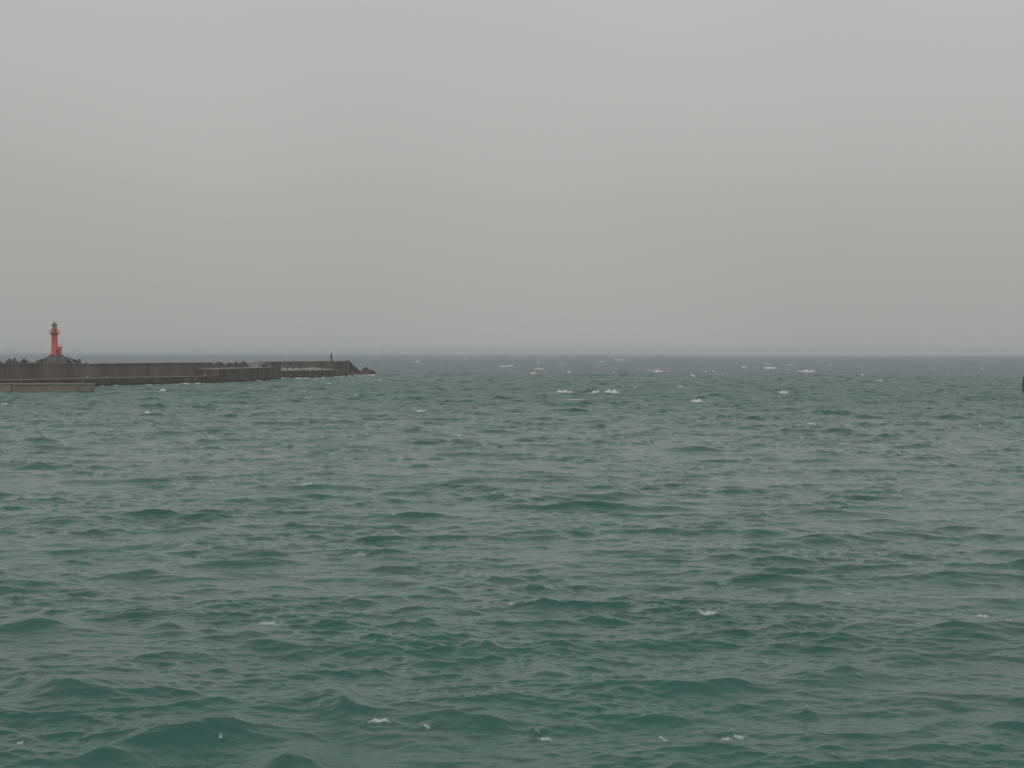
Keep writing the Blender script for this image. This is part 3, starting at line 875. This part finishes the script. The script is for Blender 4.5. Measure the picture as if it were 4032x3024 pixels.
# ------------------------------------------------------------------ channel marker at the right edge
mz = on_sea(4030, 1552)
mk_x = at(4027, 1520, 373).x + 1.05
mk = empty("channel_marker", (mk_x, 373, 0))
tag(mk, "dark green marker tower standing in the sea at the right edge", "marker")
ht = zat(4029, 1483, 373)
bm = bmesh.new(); lathe(bm, [(1.45, -3), (1.45, 0.35), (1.30, 0.5)], 20); build("footing", bm, M['pinkish'], mk)
bm = bmesh.new(); lathe(bm, [(1.12, 0.5), (1.08, ht * 0.62), (1.03, ht - 0.25)], 20); build("tower", bm, M['green'], mk)
bm = bmesh.new(); lathe(bm, [(1.06, ht - 0.25), (1.06, ht - 0.1), (0.8, ht)], 20); build("cap", bm, M['green'], mk)
bm = bmesh.new()
tube(bm, (0.2, 0, ht), (0.2, 0, ht + 0.2), 0.2, 0.2, 8)
build("lamp", bm, M['green'], mk)
bm = bmesh.new()
for s in (-0.22, 0.22): tube(bm, (s, -1.25, 0.4), (s, -1.18, ht - 0.2), 0.035, 0.035, 6)
for k in range(12): tube(bm, (-0.22, -1.24, 0.6 + k * .36), (0.22, -1.24, 0.6 + k * .36), 0.025, 0.025, 5)
build("ladder", bm, M['greymetal'], mk)

# ------------------------------------------------------------------ gulls
def gull_mesh():
    V = [(-0.30, 0, 0.20), (-0.10, 0, 0.22), (0.08, 0, 0.24), (0.18, 0, 0.32), (0.25, 0, 0.37), (0.33, 0, 0.36),
         (0.03, 0.13, 0.30), (-0.02, 0.32, 0.46), (-0.12, 0.55, 0.62), (0.03, -0.13, 0.30), (-0.02, -0.32, 0.46), (-0.12, -0.55, 0.62),
         (0.0, 0.05, 0.10), (0.02, 0.05, 0.0), (0.0, -0.05, 0.10), (0.02, -0.05, 0.0)]
    E = [(0, 1), (1, 2), (2, 3), (3, 4), (4, 5), (2, 6), (6, 7), (7, 8), (2, 9), (9, 10), (10, 11), (1, 12), (12, 13), (1, 14), (14, 15)]
    rad_ = [(.05, .02), (.10, .09), (.11, .10), (.06, .06), (.055, .055), (.015, .015), (.09, .03), (.08, .02), (.02, .008),
            (.09, .03), (.08, .02), (.02, .008), (.02, .02), (.012, .012), (.02, .02), (.012, .012)]
    me = bpy.data.meshes.new("gull"); me.from_pydata(V, E, [])
    o = bpy.data.objects.new("gull", me); COL.objects.link(o)
    md = o.modifiers.new("skin", 'SKIN'); o.modifiers.new("sub", 'SUBSURF').levels = 1
    for k, r_ in enumerate(rad_): me.skin_vertices[0].data[k].radius = r_
    me.skin_vertices[0].data[1].use_root = True
    dg = bpy.context.evaluated_depsgraph_get()
    m2 = bpy.data.meshes.new_from_object(o.evaluated_get(dg))
    bpy.data.objects.remove(o)
    m2.materials.clear(); m2.materials.append(M['white'])
    m2.polygons.foreach_set("use_smooth", [True] * len(m2.polygons))
    return m2
gm = gull_mesh()
def gull(x, y, z, rz, s, label, group):
    o = bpy.data.objects.new("gull", gm)
    o.location = (x, y, z); o.rotation_euler = (0, 0, rz); o.scale = (s, s, s)
    COL.objects.link(o); tag(o, label, "gull", group)
def ledge_spot(px, w):
    line = [A0, A1, A2, A3]; pxs = [0, 400, 745, 862]
    for k in range(3):
        if px <= pxs[k + 1] or k == 2:
            u = (px - pxs[k]) / (pxs[k + 1] - pxs[k]); a = line[k].lerp(line[k + 1], u)
            td = (line[k + 1] - line[k]).normalized(); return a + Vector((-td.y, td.x)) * w
for (px, rz, lab) in ((345, 0.4, "white gull on the ledge just past the end of the low jetty"), (426, 0.9, "lone white gull on the ledge further along from the jetty"),
                      (812, 0.5, "white gull with raised wings, leftmost of three before the raised block"),
                      (855, 0.7, "white gull in the middle of the three before the raised block"),
                      (876, 0.3, "white gull nearest the dark raised block, rightmost of the three")):
    q = ledge_spot(min(px, 855), 0.9)
    z_ = 2.78
    if px > 860: q = ledge_spot(860, 0.4)
    gull(q.x, q.y, z_, rz, 1.3, lab, "gulls along the breakwater")
for k, px in enumerate((1095, 1150, 1188, 1196, 1230, 1243, 1262)):
    u = (px - 1086) / (1250 - 1086); q = lineC[0].lerp(lineC[1], min(u, 1)) if u < 1 else lineC[1].lerp(lineC[2], (px - 1250) / 95)
    q = q + Vector((-0.6, 0.8)) * (1.2 + 2.0 * (k % 3))
    gull(q.x, q.y, 3.78 + 0.04 * (k % 3) * 2, 0.3 + 0.7 * k, 1.3, "small white gull standing among the pale stones on the outer deck", "gulls on the outer deck")

# ------------------------------------------------------------------ haze
bm = bmesh.new()
box(bm, -27500, 27500, -27500, 27500, -5.2, 27.0)
hz_ = build("haze", bm, bpy.data.materials.new("rain_haze"))
hm = hz_.data.materials[0]; hm.use_nodes = True
hm.node_tree.nodes.clear()
ho = hm.node_tree.nodes.new("ShaderNodeOutputMaterial")
pv = hm.node_tree.nodes.new("ShaderNodeVolumePrincipled")
pv.inputs["Color"].default_value = (0.97, 0.975, 0.98, 1)
pv.inputs["Density"].default_value = 2.25e-4
hm.node_tree.links.new(pv.outputs[0], ho.inputs["Volume"])
tag(hz_, "grey rain haze softening the far sea and horizon", None, kind='stuff')
